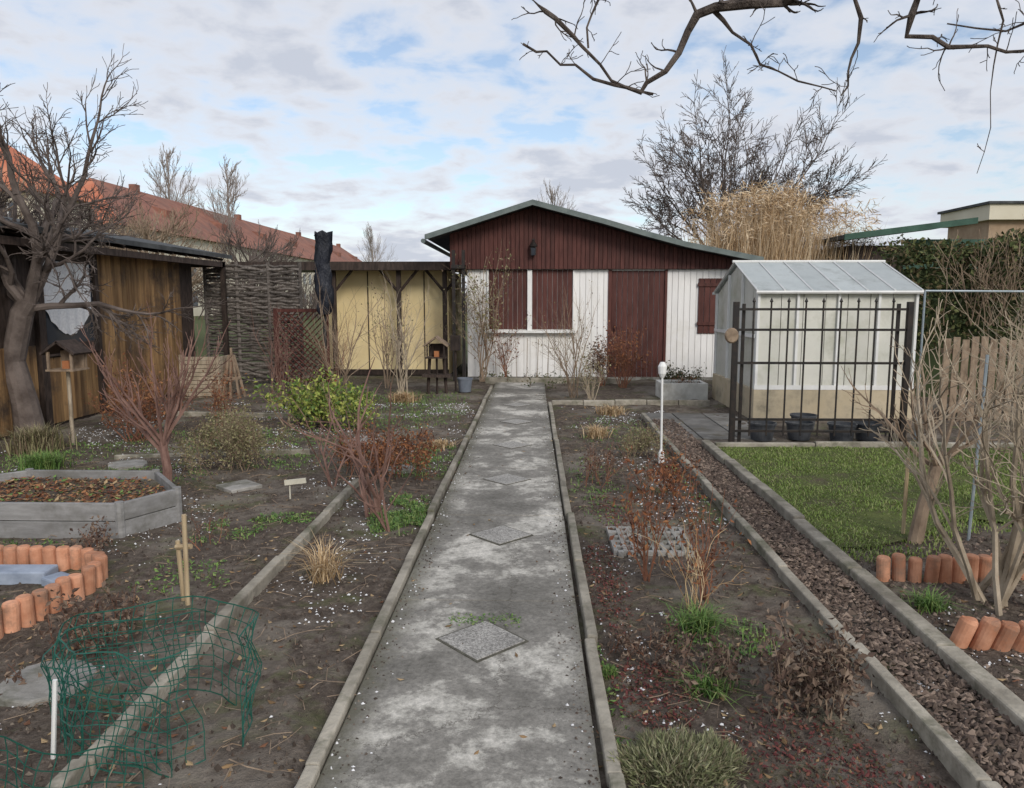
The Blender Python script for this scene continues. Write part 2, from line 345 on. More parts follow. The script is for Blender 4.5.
for i in range(1300):
    y=1.6+R.random()**1.3*9; x=R.uniform(-4.6,1.4)*min(1,.4+y/7)
    if -.75<x<.3: continue
    a=R.random()*6.28; l=R.uniform(.05,.2); z=soil_h(x,y)+.012
    mb.tube([(x,y,z),(x+l*.5*math.cos(a),y+l*.5*math.sin(a),z+R.uniform(0,.02)),(x+l*math.cos(a+.2),y+l*math.sin(a+.2),z)],R.uniform(.001,.0028),3)
mb.obj('dry_twigs','tanbark')
mb=MB(); k=0
while k<11000:
    y=1.5+R.random()**1.0*10; x=R.uniform(-5.6,3.2)*min(1,.4+y/7)
    if -.7<x<.25: continue
    q=noise.noise(Vector((x*1.3,y*1.3,20)))+.35*noise.noise(Vector((x*5,y*5,21)))+(.10 if x<0 and y>4.5 else -.03)
    k+=.25
    if q<.22 and R.random()<.985: continue
    if x>1.9 and y>4.9: continue
    mb.chip(x,y,soil_h(x,y)+.003,R.uniform(.005,.016)*(1+y*.07),R,.8,.3); k+=.75
mb.obj('hail_patches','snow')
mb=MB()
def weeds(cx,cy,rx,ry,n,h=.03,m=0):
    for i in range(n):
        a=R.random()*6.283; q=R.random()**.6; x=cx+math.cos(a)*rx*q; y=cy+math.sin(a)*ry*q
        if noise.noise(Vector((x*5,y*5,2)))<-.12: continue
        z=soil_h(x,y)
        if R.random()<.5: mb.blade(x,y,z,R.uniform(.4,1.2)*h,.006,R,1.0,m)
        else: mb.leaf((x,y,z+R.random()*h*.6),R.uniform(.014,.036),R,m,.6,.6)
weeds(-.97,5.4,.22,.55,3000,.06); weeds(-1.05,7.3,.35,.9,1800,.05); weeds(-2.1,5.0,.25,.3,800); weeds(-1.75,5.3,.3,.15,600)
weeds(-3.4,8.3,1.4,.8,3600,.045); weeds(-5,7.3,.7,.8,1800,.05); weeds(.9,3.35,.3,.25,600,.05); weeds(.55,6.3,.25,1.2,900,.03)
weeds(-1.6,10.5,.7,1.6,2800,.06); weeds(1.0,9,.5,1.2,1200,.04); weeds(.31,2.8,.05,.6,260,.02); weeds(-.66,4,.04,2,350,.012)
for i in range(260):
    a=R.uniform(-.3,.3); x=-.21+R.uniform(-.19,.16); y=3.52+R.gauss(0,.035)
    mb.leaf((x,y,.04),R.uniform(.008,.02),R,0,.7,.6)
weeds(-2.2,12,1.2,.9,2000,.06); weeds(1.35,6.8,.06,2,250,.03); weeds(-2.5,7.2,.5,.4,800,.04); weeds(-2.0,4.1,.3,.3,400,.03); weeds(-3.3,4.6,.3,.12,200); weeds(-3.6,6.6,.7,.4,1200,.035)
mb.obj('ground_weeds','green')
mb=MB()
for cx,cy,rx,ry,n in ((.42,4.1,.12,.7,1100),(.5,2.9,.18,.3,1100),(.95,2.5,.28,.3,1100),(.6,5.6,.15,.5,500),(1.2,2.2,.2,.3,600)):
    for i in range(n):
        a=R.random()*6.283; q=R.random()**.6; x=cx+math.cos(a)*rx*q; y=cy+math.sin(a)*ry*q
        if x<.32: continue
        mb.leaf((x,y,soil_h(x,y)+R.random()*.012),R.uniform(.01,.024),R,0,.4,.6)
mb.obj('red_sedum_groundcover','sedum')

def boards(mb,o,u,nrm,length,z0,z1,w,m=0,t=.02,gap=.008):
    o=Vector(o);u=Vector(u).normalized();nrm=Vector(nrm).normalized(); n=max(1,round(length/w)); w=length/n
    for i in range(n):
        a=i*w+gap/2;b=(i+1)*w-gap/2; tt=t+R.uniform(-.002,.002)
        zz=[(z0(q) if callable(z0) else z0) for q in(a,b)]; zt=[(z1(q) if callable(z1) else z1) for q in(a,b)]
        A=o+u*a;B=o+u*b; Z=Vector((0,0,1))
        vs=[A+Z*zz[0],B+Z*zz[1],B+Z*zz[1]+nrm*tt,A+Z*zz[0]+nrm*tt,A+Z*zt[0],B+Z*zt[1],B+Z*zt[1]+nrm*tt,A+Z*zt[0]+nrm*tt]
        mb.add(vs,[(0,3,2,1),(4,5,6,7),(0,1,5,4),(1,2,6,5),(2,3,7,6),(3,0,4,7)],m)
def poly_z(prof):
    def f(x):
        for (a,za),(b,zb) in zip(prof,prof[1:]):
            if x<=b: return za+(zb-za)*(x-a)/(b-a)
        return prof[-1][1]
    return f
# ------------------------------------------------------------------ garden house
H=empty('garden_house')
prof=[(-2.02,2.76),(0,3.40),(1.32,3.05),(2.1,2.82),(2.85,2.62),(4.30,2.33)]; pz=poly_z(prof)
mb=MB(); mb.mm(-1.27,4.20,15.03,19.8,0,2.2); mb.obj('wall_core','white',H)
mb=MB(); mb.mm(-1.60,4.15,14.92,15.02,2.2,2.22)
boards(mb,(-1.62,14.92,0),(1,0,0),(0,-1,0),5.82,2.2,lambda q:pz(q-1.62)-.01,.085); mb.obj('gable_boards','brown',H,bevel=.003)
mb=MB()
pp=[(-1.62,pz(-1.62))]+[p for p in prof if p[0]>-1.6 and p[0]<4.15]+[(4.16,pz(4.16))]
vs=[(x,14.925,z-.02) for x,z in pp]+[(4.16,14.925,2.2),(-1.62,14.925,2.2)]
n=len(vs); vs2=[(x,19.7,z) for x,y,z in vs]; mb.add(vs+vs2,[tuple(range(n)),tuple(range(2*n-1,n-1,-1))]+[(i,(i+1)%n,(i+1)%n+n,i+n) for i in range(n)]); mb.obj('gable_core','brown',H)
mb=MB()
def wall(mb,xa,xb,za,zb,w=.12,m=0,y=15.03,t=.02): boards(mb,(xa,y,0),(1,0,0),(0,-1,0),xb-xa,za,zb,w,m,t)
wall(mb,-1.27,-.9,.06,2.19); wall(mb,-.9,.82,.06,.98); wall(mb,.82,1.53,.06,2.19); wall(mb,2.64,4.18,.06,2.19)
boards(mb,(4.20,15.03,0),(0,1,0),(1,0,0),4.7,.06,2.19,.12); boards(mb,(-1.27,15.03,0),(0,1,0),(-1,0,0),4.7,.06,2.19,.12)
mb.obj('white_wall_boards','white',H,bevel=.003)
mb=MB(); wall(mb,-.86,-.1,1.02,2.19,.095); wall(mb,0,.80,1.02,2.19,.095)
mb.obj('window_shutters','brown',H,bevel=.004)
mb=MB(); wall(mb,1.57,2.61,.06,2.17,.105); mb.mm(1.5,1.57,14.98,15.03,.05,2.19);mb.mm(2.61,2.66,14.98,15.03,.05,2.19); mb.box((1.65,14.98,1.05),(.03,.06,.12)); mb.obj('door','brown',H,bevel=.004)
mb=MB(); wall(mb,3.27,3.95,.94,2.02,.11,y=15.0)
for zz in(1.1,1.86): mb.mm(3.25,3.97,14.955,14.978,zz,zz+.07)
mb.obj('side_shutter','brown',H,bevel=.004)
mb=MB(); mb.mm(-.095,-.005,14.96,15.02,.98,2.19); mb.mm(-.95,.86,14.86,15.02,.95,1.0); mb.mm(-.9,-.862,14.97,15.02,1.0,2.19); mb.mm(.802,.83,14.97,15.02,1.0,2.19)
mb.obj('window_frame','whitep',H,bevel=.004)
def extr(prof,t,ya,yb,mb,m=0):
    n=len(prof); vs=[(x,ya,z) for x,z in prof]+[(x,ya,z+t) for x,z in reversed(prof)]; k=len(vs)
    vs+=[(x,yb,z) for x,y,z in vs]
    fs=[(i,i+1,2*n-2-i,2*n-1-i) for i in range(n-1)]+[(k+i+1,k+i,k+2*n-1-i,k+2*n-2-i) for i in range(n-1)]+[(i,(i+1)%k,(i+1)%k+k,i+k) for i in range(k)]
    mb.add(vs,fs,m)
mb=MB(); extr(prof,.05,14.44,20.1,mb); mb.obj('roof','felt',H)
mb=MB(); p2=[(x*1.01,z-.03) for x,z in prof]; extr(p2,.10,14.40,14.44,mb); mb.obj('fascia','trim',H)
mb=MB(); mb.tube([(-2.07,14.4,2.71),(-2.07,20.1,2.71)],.045,8); mb.tube([(4.37,14.4,2.29),(4.37,20.1,2.29)],.045,8); mb.obj('gutters','trim',H)
mb=MB()
for x in(-1.52,-1.33): mb.mm(x-.03,x+.03,14.60,14.66,0,2.3+.25)
mb.mm(-1.56,-1.3,14.55,14.9,2.2,2.27); mb.obj('porch_posts','darkmetal',H)
mb=MB(); mb.box((.02,14.80,2.62),(.10,.10,.02),m=0); mb.box((.02,14.80,2.53),(.09,.09,.14),tz=1.25,m=1); mb.lathe((.02,14.8,2.63),[(.09,0),(.03,.09),(.0,.12)],8); mb.box((.02,14.86,2.76),(.02,.12,.02)); mb.box((.02,14.89,2.68),(.05,.02,.2))
for a in(-.045,.045): mb.box((.02+a,14.75,2.53),(.012,.012,.15))
mb.obj('wall_lantern',['darkmetal','glass'],H)
mb=MB(); mb.mm(-1.3,4.22,14.96,15.04,-.02,.07); mb.obj('plinth','stone',H)
mb=MB()
for i in range(7):
    x=-.9+.2*i; mb.tube([(x,14.6,.1),(x+R.uniform(-.03,.03),14.6,.8+R.uniform(-.1,.1))],.006,4)
mb.obj('plant_sticks','tanbark')

A=empty('yellow_annex')
mb=MB(); mb.mm(-4.4,-1.78,16,19,0,2.22); mb.obj('walls','cream',A)
mb=MB(); mb.mm(-6.1,-1.62,15.35,19.2,2.29,2.36); mb.obj('flat_roof','annexroof',A)
mb=MB(); mb.mm(-6.12,-1.62,15.3,15.348,2.2,2.37)
for x in(-4.1,-2.75,-1.8):
    mb.mm(x-.045,x+.045,15.5,15.59,0,2.28)
    for s in(-1,1): mb.tube([(x,15.55,1.75),(x+s*.42,15.55,2.25)],.03,4)
mb.mm(-4.4,-1.78,15.97,15.998,.0,.12)
for x in (-3.5,-2.3): mb.mm(x,x+.02,15.98,15.999,.12,2.2)
mb.obj('porch_frame','dark',A)

# ------------------------------------------------------------------ left shed
S_=empty('wooden_shed')
mb=MB(); mb.mm(-9.5,-6.04,7.2,13.3,0,2.25); mb.obj('shed_core','dark',S_)
mb=MB(); boards(mb,(-6.04,10.3,0),(0,1,0),(1,0,0),2.5,.05,2.25,.13); boards(mb,(-6.04,7.2,0),(0,1,0),(1,0,0),1.75,.05,1.05,.13); boards(mb,(-9.5,7.2,0),(1,0,0),(0,-1,0),3.46,.05,2.25,.13)
boards(mb,(-6.04,9.0,0),(0,1,0),(1,0,0),1.2,.05,.88,.13)
mb.obj('side_boards','gold',S_,bevel=.003)
mb=MB(); mb.mm(-6.04,-5.97,8.97,9.1,0,2.3);mb.mm(-6.04,-5.97,10.20,10.28,0,2.3);mb.mm(-6.04,-5.985,9.1,10.2,2.1,2.3);mb.mm(-6.04,-5.985,9.1,10.2,.9,1.05)
mb.mm(-5.78,-5.70,13.9,13.98,0,2.3); mb.mm(-9.6,-5.7,13.85,13.95,2.2,2.3); mb.mm(-5.8,-5.7,7.2,13.9,2.2,2.29); mb.obj('frame_posts','dark',S_)
mb=MB(); mb.mm(-6.035,-6.02,9.1,10.2,1.05,2.1,0)
n=32; vs=[]
for i in range(n+1):
    y=9.14+1.0*i/n; u=abs(i/n-.5)*2; lowz=1.14+.34*u*u+.02*abs(math.sin(i*.8))
    xo=-6.004+.008*math.sin(i*1.1); vs+= [(xo,y,lowz),(xo,y,2.08)]
mb.add(vs,[(2*i,2*i+2,2*i+3,2*i+1) for i in range(n)],1)
mb.obj('curtained_window',['glass','lace'],S_)
mb=MB(); extr([(-9.8,2.36),(-7.6,2.72),(-5.65,2.36)],.07,7.0,14.2,mb); mb.obj('shed_roof','felt',S_)
mb=MB()
for i in range(15):
    y=7.1+i*.48; mb.tube([(-7.0,y,2.57),(-5.68,y,2.33)],.022,4)
mb.obj('rafters','dark',S_)

W=empty('woven_fence'); mb=MB()
for i in range(40):
    z=.08+i*.055
    pts=[(-6.15+j*.12,14.1+.028*math.sin(j*math.pi/2+(i%2)*math.pi),z+R.uniform(-.02,.02)) for j in range(16)]
    mb.tube(pts,R.uniform(.020,.034),5)
mb.obj('wattle_rods','greywood',W)
mb=MB()
for x in(-6.15,-5.55,-4.95,-4.35): mb.tube([(x,14.1,0),(x,14.1,2.3)],.035,7)
mb.obj('wattle_posts','greywood',W)
T=empty('brown_trellis'); mb=MB()
for k in range(-14,14):
    for s in(1,-1):
        x0_=-4.65+k*.11
        xa,za=x0_,.15; xb,zb=x0_+s*1.25,1.4
        def cl(xa,za,xb,zb):
            t0,t1=0,1; dx=xb-xa
            for lim,sg in((-4.65,1),(-3.75,-1)):
                a=(lim-xa)/dx if dx else 0
                if (dx>0)==(sg>0): t0=max(t0,a)
                else: t1=min(t1,a)
            return t0,t1
        t0,t1=cl(xa,za,xb,zb)
        if t1-t0>.03: mb.tube([(xa+(xb-xa)*t0,13.6+.006*s,za+(zb-za)*t0),(xa+(xb-xa)*t1,13.6+.006*s,za+(zb-za)*t1)],.012,4)
mb.mm(-4.7,-4.63,13.57,13.63,0,1.45);mb.mm(-3.77,-3.7,13.57,13.63,0,1.45);mb.mm(-4.63,-3.77,13.575,13.625,1.38,1.44);mb.mm(-4.63,-3.77,13.575,13.625,.1,.16)
mb.obj('lattice','brown',T)
mb=MB(); mb.tube([(-3.62,13,0),(-3.6,13,1.4)],.03,6,0)
vs=[];rings=20
for i in range(rings):
    z=1.35+1.38*i/(rings-1)
    for k in range(14):
        w=k/14*6.283; r=.135+.028*math.sin(k*2.3+i*.3)+.045*noise.noise(Vector((math.cos(w)*1.5,math.sin(w)*1.5,i*.45))); r*= (.75 if i==0 else 1)*(1.08 if i>rings-3 else 1)
        vs.append((-3.6+r*math.cos(w)+.02*math.sin(i*.5),13+r*.7*math.sin(w),z+ (.05*math.sin(k*1.3) if i==rings-1 else 0)))
fs=[(i*14+k,i*14+(k+1)%14,(i+1)*14+(k+1)%14,(i+1)*14+k) for i in range(rings-1) for k in range(14)]
mb.add(vs,fs,1); mb.obj('wrapped_parasol',['darkmetal','plastic'],smooth=True)
mb=MB()
for i in range(10):
    z=.04+i*.065
    mb.mm(-5.72,-5.1,12.0,12.03,z,z+.058); mb.mm(-5.1,-5.07,12.03,12.6,z,z+.058)
for x in(-5.72,-5.12): mb.mm(x,x+.05,11.97,12.0,0,.72)
mb.mm(-5.72,-5.1,12.03,12.6,0,.6)
mb.obj('wooden_compost_box','palebark',bevel=.004)
mb=MB()
for k in range(9):
    a=k/9*6.283; mb.tube([(-4.95+.2*math.cos(a),12.2+.2*math.sin(a),0),(-4.95+.04*math.cos(a),12.2+.04*math.sin(a),.7)],.02,5)
mb.lathe((-4.95,12.2,.3),[(.15,0),(.15,.03),(.12,.05)],12); mb.tube([(-4.95,12.2,.3),(-4.95,12.2,.82)],.02,5); mb.obj('wooden_plant_pyramid','tanbark')
def birdhouse(x,y,h,w,name,post,body,roof):
    mb=MB(); mb.tube([(x,y,0),(x,y,h)],.02,6,0); mb.mm(x-w/2,x+w/2,y-w/2,y+w/2,h,h+.02,1)
    for a in(-1,1):
        for b in(-1,1): mb.mm(x+a*w*.42-.012,x+a*w*.42+.012,y+b*w*.42-.012,y+b*w*.42+.012,h+.02,h+w*.7,1)
    mb.mm(x-w*.12,x+w*.12,y-w*.12,y+w*.12,h+.02,h+w*.35,3)
    mb.mm(x-w*.42,x+w*.42,y+w*.3,y+w*.4,h+.02,h+w*.7,1)
    for s in(-1,1):
        mb.box((x+s*w*.3,y,h+w*.84),(w*.78,w*1.15,.025),ry=s*.62,m=2)
    mb.obj(name,[post,body,roof,'orange'])
birdhouse(-5.05,8.0,.84,.30,'bird_feeder_house','palebark','tanbark','dark')
birdhouse(-1.62,12.7,.62,.34,'bird_feeder_house','dark','dark','tanbark')
mb=MB()
for s in(-1,1): mb.tube([(-1.62+s*.16,12.7,0),(-1.62+s*.12,12.7,.63)],.03,6)
mb.mm(-1.86,-1.38,12.55,12.85,.3,.34); mb.tube([(-1.3,12.7,0),(-1.3,12.7,1.0)],.02,6); mb.mm(-1.38,-1.22,12.62,12.78,.75,1.0)
mb.obj('feeder_stand','dark')
def bucket(x,y,r,h,mt,name='bucket'):
    mb=MB(); mb.lathe((x,y,.02),[(0,0),(r*.78,0),(r,h),(r*1.06,h),(r*1.06,h-.02),(r*1.0,h-.022),(r*.96,h-.004),(r*.95,h-.03),(r*.8,h*.3),(0,h*.3)],24)
    pts=[(x+r*math.cos(t),y-.02-r*.25*math.sin(t),h+.0-.5*r*math.sin(t)) for t in [math.pi*i/10 for i in range(11)]]
    mb.tube(pts,.004,4); mb.obj(name,mt,smooth=False)
for x,yy in((2.62,8.5),(3.06,8.55),(3.5,8.45),(3.83,8.55),(3.3,9.1)): bucket(x,yy,.15,.2,'bucket')
bucket(-1.16,12.9,.13,.24,'greybucket')

G=empty('small_greenhouse')
X0,X1,Y0,Y1,YR=2.98,5.0,10.0,12.2,11.1; ze,zr=1.70,2.10
mb=MB(); mb.mm(X0-.04,X1+.04,Y0-.04,Y1+.04,0,.42); mb.obj('plinth','plinth',G,bevel=.01)
mb=MB()
boards(mb,(X0,Y0+.02,0),(1,0,0),(0,-1,0),X1-X0,.42,ze,.30,0,.02,.01)
boards(mb,(X0,Y1-.02,0),(1,0,0),(0,1,0),X1-X0,.42,ze,.30,0,.02,.01)
gz=lambda q: ze+(zr-ze)*(1-abs(q-1.1)/1.1)
boards(mb,(X0+.02,Y0,0),(0,1,0),(-1,0,0),Y1-Y0,.42,gz,.275,0,.02,.01)
boards(mb,(X1-.02,Y0,0),(0,1,0),(1,0,0),Y1-Y0,.42,gz,.275,0,.02,.01)
mb.obj('wall_panels','panel',G)
mb=MB()
for i in range(6):
    a=X0-.05+(X1-X0+.1)*i/6+.01;b=X0-.05+(X1-X0+.1)*(i+1)/6-.01
    mb.add([(a,Y0-.08,ze),(b,Y0-.08,ze),(b,YR,zr+.02),(a,YR,zr+.02),(a,Y0-.08,ze+.02),(b,Y0-.08,ze+.02),(b,YR,zr+.04),(a,YR,zr+.04)],[(0,3,2,1),(4,5,6,7),(0,1,5,4),(1,2,6,5),(2,3,7,6),(3,0,4,7)])
    mb.add([(a,Y1+.08,ze),(b,Y1+.08,ze),(b,YR+.01,zr+.02),(a,YR+.01,zr+.02),(a,Y1+.08,ze+.02),(b,Y1+.08,ze+.02),(b,YR+.01,zr+.04),(a,YR+.01,zr+.04)],[(0,1,2,3),(7,6,5,4),(4,5,1,0),(5,6,2,1),(6,7,3,2),(7,4,0,3)])
mb.obj('roof_panels','poly',G)
mb=MB()
for i in range(7):
    x=X0-.05+(X1-X0+.1)*i/6
    for yy in(Y0-.08,Y1+.08): mb.tube([(x,yy,ze+.025),(x,YR,zr+.048)],.012,4)
mb.tube([(X0-.08,YR,zr+.05),(X1+.08,YR,zr+.05)],.022,6)
mb.tube([(X0-.07,Y0-.09,ze),(X1+.07,Y0-.09,ze)],.022,6); mb.tube([(X0-.07,Y1+.09,ze),(X1+.07,Y1+.09,ze)],.022,6)
for x in (X0-.012,X0+.5,X0+1.03,X0+1.55,X1+.012): mb.mm(x-.016,x+.016,Y0-.035,Y0-.002,.42,ze)
for yy in (Y0,Y0+.73,Y0+1.46,Y1): mb.mm(X0-.035,X0-.002,yy-.02,yy+.02,.42,gz(max(0,min(2.2,yy-Y0))))
mb.mm(X0-.035,X1+.03,Y0-.045,Y0-.036,.42,.48); mb.mm(X0-.05,X0-.036,Y0,Y1,1.1,1.15)
mb.obj('frame','pale',G)
F=empty('iron_fence'); mb=MB(); yf=8.2; xl,xr=2.2,4.05
for x in(xl,xr): mb.mm(x-.028,x+.028,yf-.028,yf+.028,0,1.58)
for x in(xl+.1,xr-.09): mb.mm(x-.016,x+.016,yf+.05,yf+.08,0,1.56)
for zz in(.17,.30,.92,1.28,1.50): mb.mm(xl+.03,xr-.03,yf-.012,yf+.012,zz-.013,zz+.013)
for i in range(1,10):
    x=xl+(xr-xl)*i/10; mb.mm(x-.009,x+.009,yf-.02,yf-.0125,.12,1.57)
    mb.lathe((x,yf-.016,1.56),[(.0,.0),(.02,.025),(.0,.07)],6)
mb.obj('bars','darkmetal',F)
mb=MB(); mb.lathe((0,0,0),[(0,.02),(.07,.02),(.085,0),(.0,-.03)],14); o=mb.obj('hanging_shell','tanbark',F); o.rotation_euler=(math.radians(90),0,0); o.location=(2.14,8.12,1.22); o.scale=(.9,1,1)
# low white planter trough with soil
mb=MB(); mb.mm(2.08,2.82,12.0,12.06,0,.27); mb.mm(2.08,2.82,12.54,12.6,0,.27); mb.mm(2.08,2.14,12.06,12.54,0,.27); mb.mm(2.76,2.82,12.06,12.54,0,.27)
mb.mm(2.14,2.76,12.06,12.54,0,.22,1)
mb.obj('white_planter_trough',['lightstone','soil'],bevel=.006)
shrub_later=[(2.45,12.3)]
mb=MB()
for i in range(3):
    for j in range(4): mb.box((1.75+.42*i,8.75+.5*j,.0),(.40,.48,.05),R.uniform(-.01,.01))
mb.obj('patio_slabs','slab',bevel=.006)
mb=MB(); mb.tube([(1.26,7.2,0),(1.25,7.2,.9)],.011,8,0); mb.tube([(1.25,7.2,.86),(1.25,7.2,.9),(1.25,7.2,.97),(1.25,7.2,1.01)],[.018,.038,.042,.02],10,0); mb.lathe((1.26,7.2,.02),[(.03,0),(.03,.1),(.015,.14)],10)
mb.obj('white_solar_light','whitep')

def rolls(name,pts,h=.16,r=.038,lean=0):
    mb=MB(); pts=[Vector(p) for p in pts]
    for a,b in zip(pts,pts[1:]):
        n=max(1,round((b-a).length/(2*r+.002)))
        for i in range(n):
            p=a.lerp(b,(i+.5)/n); hh=h+R.uniform(-.012,.012); l=Vector((R.uniform(-.01,.01)+lean,R.uniform(-.01,.01)-abs(lean)*.5,0))
            rr=r*R.uniform(.93,1.03)
            mb.tube([(p.x,p.y,-.02),(p.x+l.x*.9,p.y+l.y,hh-.014),(p.x+l.x,p.y+l.y,hh-.004),(p.x+l.x,p.y+l.y,hh)],[rr,rr,rr*.9,rr*.7],16)
    mb.obj(name,'terra',smooth=False)
rolls('terracotta_edging',[(-3.7,4.22),(-2.65,4.22),(-2.47,4.10),(-2.42,3.92),(-2.47,3.5),(-2.62,3.15),(-3.4,2.95)],.15)
rolls('terracotta_edging',[(1.97,4.18),(2.3,4.14),(2.7,4.22),(3.3,4.25)])
rolls('terracotta_edging',[(1.93,3.38),(2.1,3.34),(2.6,3.36)],.15,.04,.05)
mb=MB(); mb.box((-2.95,4.05,.04),(.42,.14,.08),.03);mb.box((-2.65,3.98,.03),(.16,.12,.06),-.5); mb.box((-3.4,4.05,.04),(.42,.14,.08),-.02); mb.obj('slate_blocks','bluestone',bevel=.01)
pl=[(-4.0,4.8),(-2.75,4.8),(-2.55,5.2),(-2.98,5.75),(-4.0,5.75),(-4.35,5.4)]
PL=empty('raised_planter'); mb=MB()
for (ax,ay),(bx,by) in zip(pl,pl[1:]+pl[:1]):
    L=math.hypot(bx-ax,by-ay); a=math.atan2(by-ay,bx-ax)
    for k in range(2): mb.box(((ax+bx)/2,(ay+by)/2,.07+k*.125),(L-.02,.035,.12),a)
mb.obj('planks','planter',PL,bevel=.004)
mb=MB()
for x,y in pl: mb.tube([(x,y,0),(x,y,.265)],.03,8)
mb.obj('corner_posts','planter',PL)
mb=MB(); mb.add([(x,y,.19) for x,y in pl],[tuple(range(6))],0)
for i in range(1900):
    x=R.uniform(-4.1,-2.7);y=R.uniform(4.85,5.7)
    if x>-2.95 and y>5.45: continue
    q=R.random(); mb.leaf((x,y,.195+R.random()*.02),R.uniform(.02,.055),R,1 if q<.5 else (3 if q<.9 else 2),.7,.6)
mb.obj('planter_soil',['soil','rust','green','litter'],PL)

mb=MB(); nxp,nyp=9,5; xa,xb,ya,yb=.53,1.02,4.55,5.05
for i in range(nxp):
    x=xa+(xb-xa)*i/(nxp-1); mb.mm(x-.013,x+.013,ya,yb,0,.045)
for j in range(nyp+1):
    y=ya+(yb-ya)*j/nyp
    for i in range(nxp-1):
        xl_=xa+(xb-xa)*i/(nxp-1)+.0131; xr_=xa+(xb-xa)*(i+1)/(nxp-1)-.0131; mb.mm(xl_,xr_,y-.022,y+.022,0,.042)
mb.obj('perforated_paver','stone')
def sstone(x,y,r,name='stepping_stone',sq=False):
    mb=MB(); n=4 if sq else 11; vs=[];a0=R.random()
    for z in(-.01,.035):
        for k in range(n):
            w=a0+k/n*6.283; rr=r*(1 if sq else .85+.25*noise.noise(Vector((k*1.3,x,y)))); vs.append((x+rr*math.cos(w),y+rr*math.sin(w),z))
    mb.add(vs,[tuple(range(n,2*n))]+[(i,(i+1)%n,(i+1)%n+n,i+n) for i in range(n)]); mb.obj(name,'stone',bevel=.008)
sstone(-2.02,2.9,.22); sstone(-2.5,6.2,.2,sq=True); sstone(-1.25,6.9,.16); sstone(-3.9,7.0,.22); sstone(2.25,3.0,.07,'field_stone'); sstone(-2.3,2.35,.2); sstone(-1.9,8.3,.25,sq=True)

mb=MB(); mb.tube([(-1.80,3.72,0),(-1.795,3.72,.50)],.012,6); mb.tube([(-1.86,3.8,0),(-1.865,3.78,.34)],.012,6); mb.tube([(-1.87,3.77,.31),(-1.78,3.75,.32)],.014,6); mb.obj('wooden_stakes','stake')
mb=MB(); mb.tube([(-1.67,2.40,0),(-1.64,2.40,.30)],.008,6); mb.obj('white_stake','whitep')
mb=MB(); mb.tube([(2.52,5.0,0),(2.52,5.0,.55)],.012,6); mb.obj('wooden_stake','stake')
mb=MB(); mb.tube([(2.9,4.9,0),(2.93,4.9,1.25)],.010,6); mb.obj('metal_stake','metalpole')
def mesh_fence(name,pts,h):
    mb=MB(); pts=[Vector(p) for p in pts]; cs=.05
    L=[0]
    for a,b in zip(pts,pts[1:]): L.append(L[-1]+(b-a).length)
    n=int(L[-1]/cs); P=[]
    for i in range(n+1):
        s=i*cs; k=0
        while k<len(L)-2 and L[k+1]<s: k+=1
        t=(s-L[k])/(L[k+1]-L[k]); P.append(pts[k].lerp(pts[k+1],t))
    rows=int(h/cs)
    def q(i,j):
        p=P[i]; z=j*cs; w=.03*noise.noise(Vector((i*.35,j*.4,1))); return Vector((p.x+w+z*.08*math.sin(i*.3),p.y+w+.08*z*math.cos(i*.2),z+.012+.016*math.sin(i*.7)))
    for i in range(n+1): mb.tube([q(i,j) for j in range(rows+1)],.0021,3)
    for j in range(rows+1): mb.tube([q(i,j) for i in range(n+1)],.003 if j in(0,rows) else .0021,3)
    return mb.obj(name,'wire')
mesh_fence('green_wire_mesh',[(-1.03,2.48)]+[(-1.38+.34*math.cos(a),2.58+.27*math.sin(a)) for a in [i*.35 for i in range(0,17)]],.40)
mesh_fence('green_wire_mesh',[(-1.2,2.3),(-1.55,2.42),(-1.8,2.6),(-1.88,2.85),(-1.7,3.0),(-1.4,3.02)],.30)
mesh_fence('green_wire_mesh',[(-1.2,2.12),(-1.45,2.1),(-1.75,2.2),(-1.95,2.32),(-2.3,2.35)],.2)
mb=MB(); mb.box((-1.9,5.85,.15),(.17,.02,.04),.1,ry=-.1); mb.tube([(-1.95,5.86,0),(-1.95,5.86,.15)],.006,5); mb.obj('plant_label','label')

# ------------------------------------------------------------------ plants
def shrub(name,x,y,h,w,stems,bark,depth=2,r=.008,leaf=None,nl=0,ls=.03,nch=3,seed=1,up=.06,wig=.14,ang=.6,low=0,spread=.08,z0=-.01):
    rng=random.Random(seed); mb=MB(); out=[]
    for k in range(stems):
        a=rng.random()*6.283; t=(w/2/h)*rng.random()**.6; sx=x+rng.gauss(0,spread*w*.5); sy=y+rng.gauss(0,spread*w*.5)
        grow(mb,(sx,sy,z0),(math.cos(a)*t,math.sin(a)*t,1),h*rng.uniform(.45,.66),r*rng.uniform(.7,1.1),depth,rng,ang,up,wig,nch,.55,out,0,.25,.0011)
    mats=[bark]
    if leaf:
        mats.append(leaf)
        for i in range(nl):
            p=rng.choice(out)+Vector((rng.gauss(0,ls),rng.gauss(0,ls),rng.gauss(0,ls)))
            if p.z<.01: continue
            mb.leaf(p,ls*rng.uniform(.5,1.3),rng,1,0,.5)
    return mb.obj(name,mats)
def clump(name,x,y,h,w,n,mt,bw=.006,lean=.8,seed=3):
    rng=random.Random(seed); mb=MB()
    for i in range(n):
        a=rng.random()*6.283; q=abs(rng.gauss(0,.3))*w*.5; mb.blade(x+math.cos(a)*q,y+math.sin(a)*q,0,h*rng.uniform(.5,1.1),bw,rng,lean*rng.uniform(.4,1.4))
    return mb.obj(name,mt)
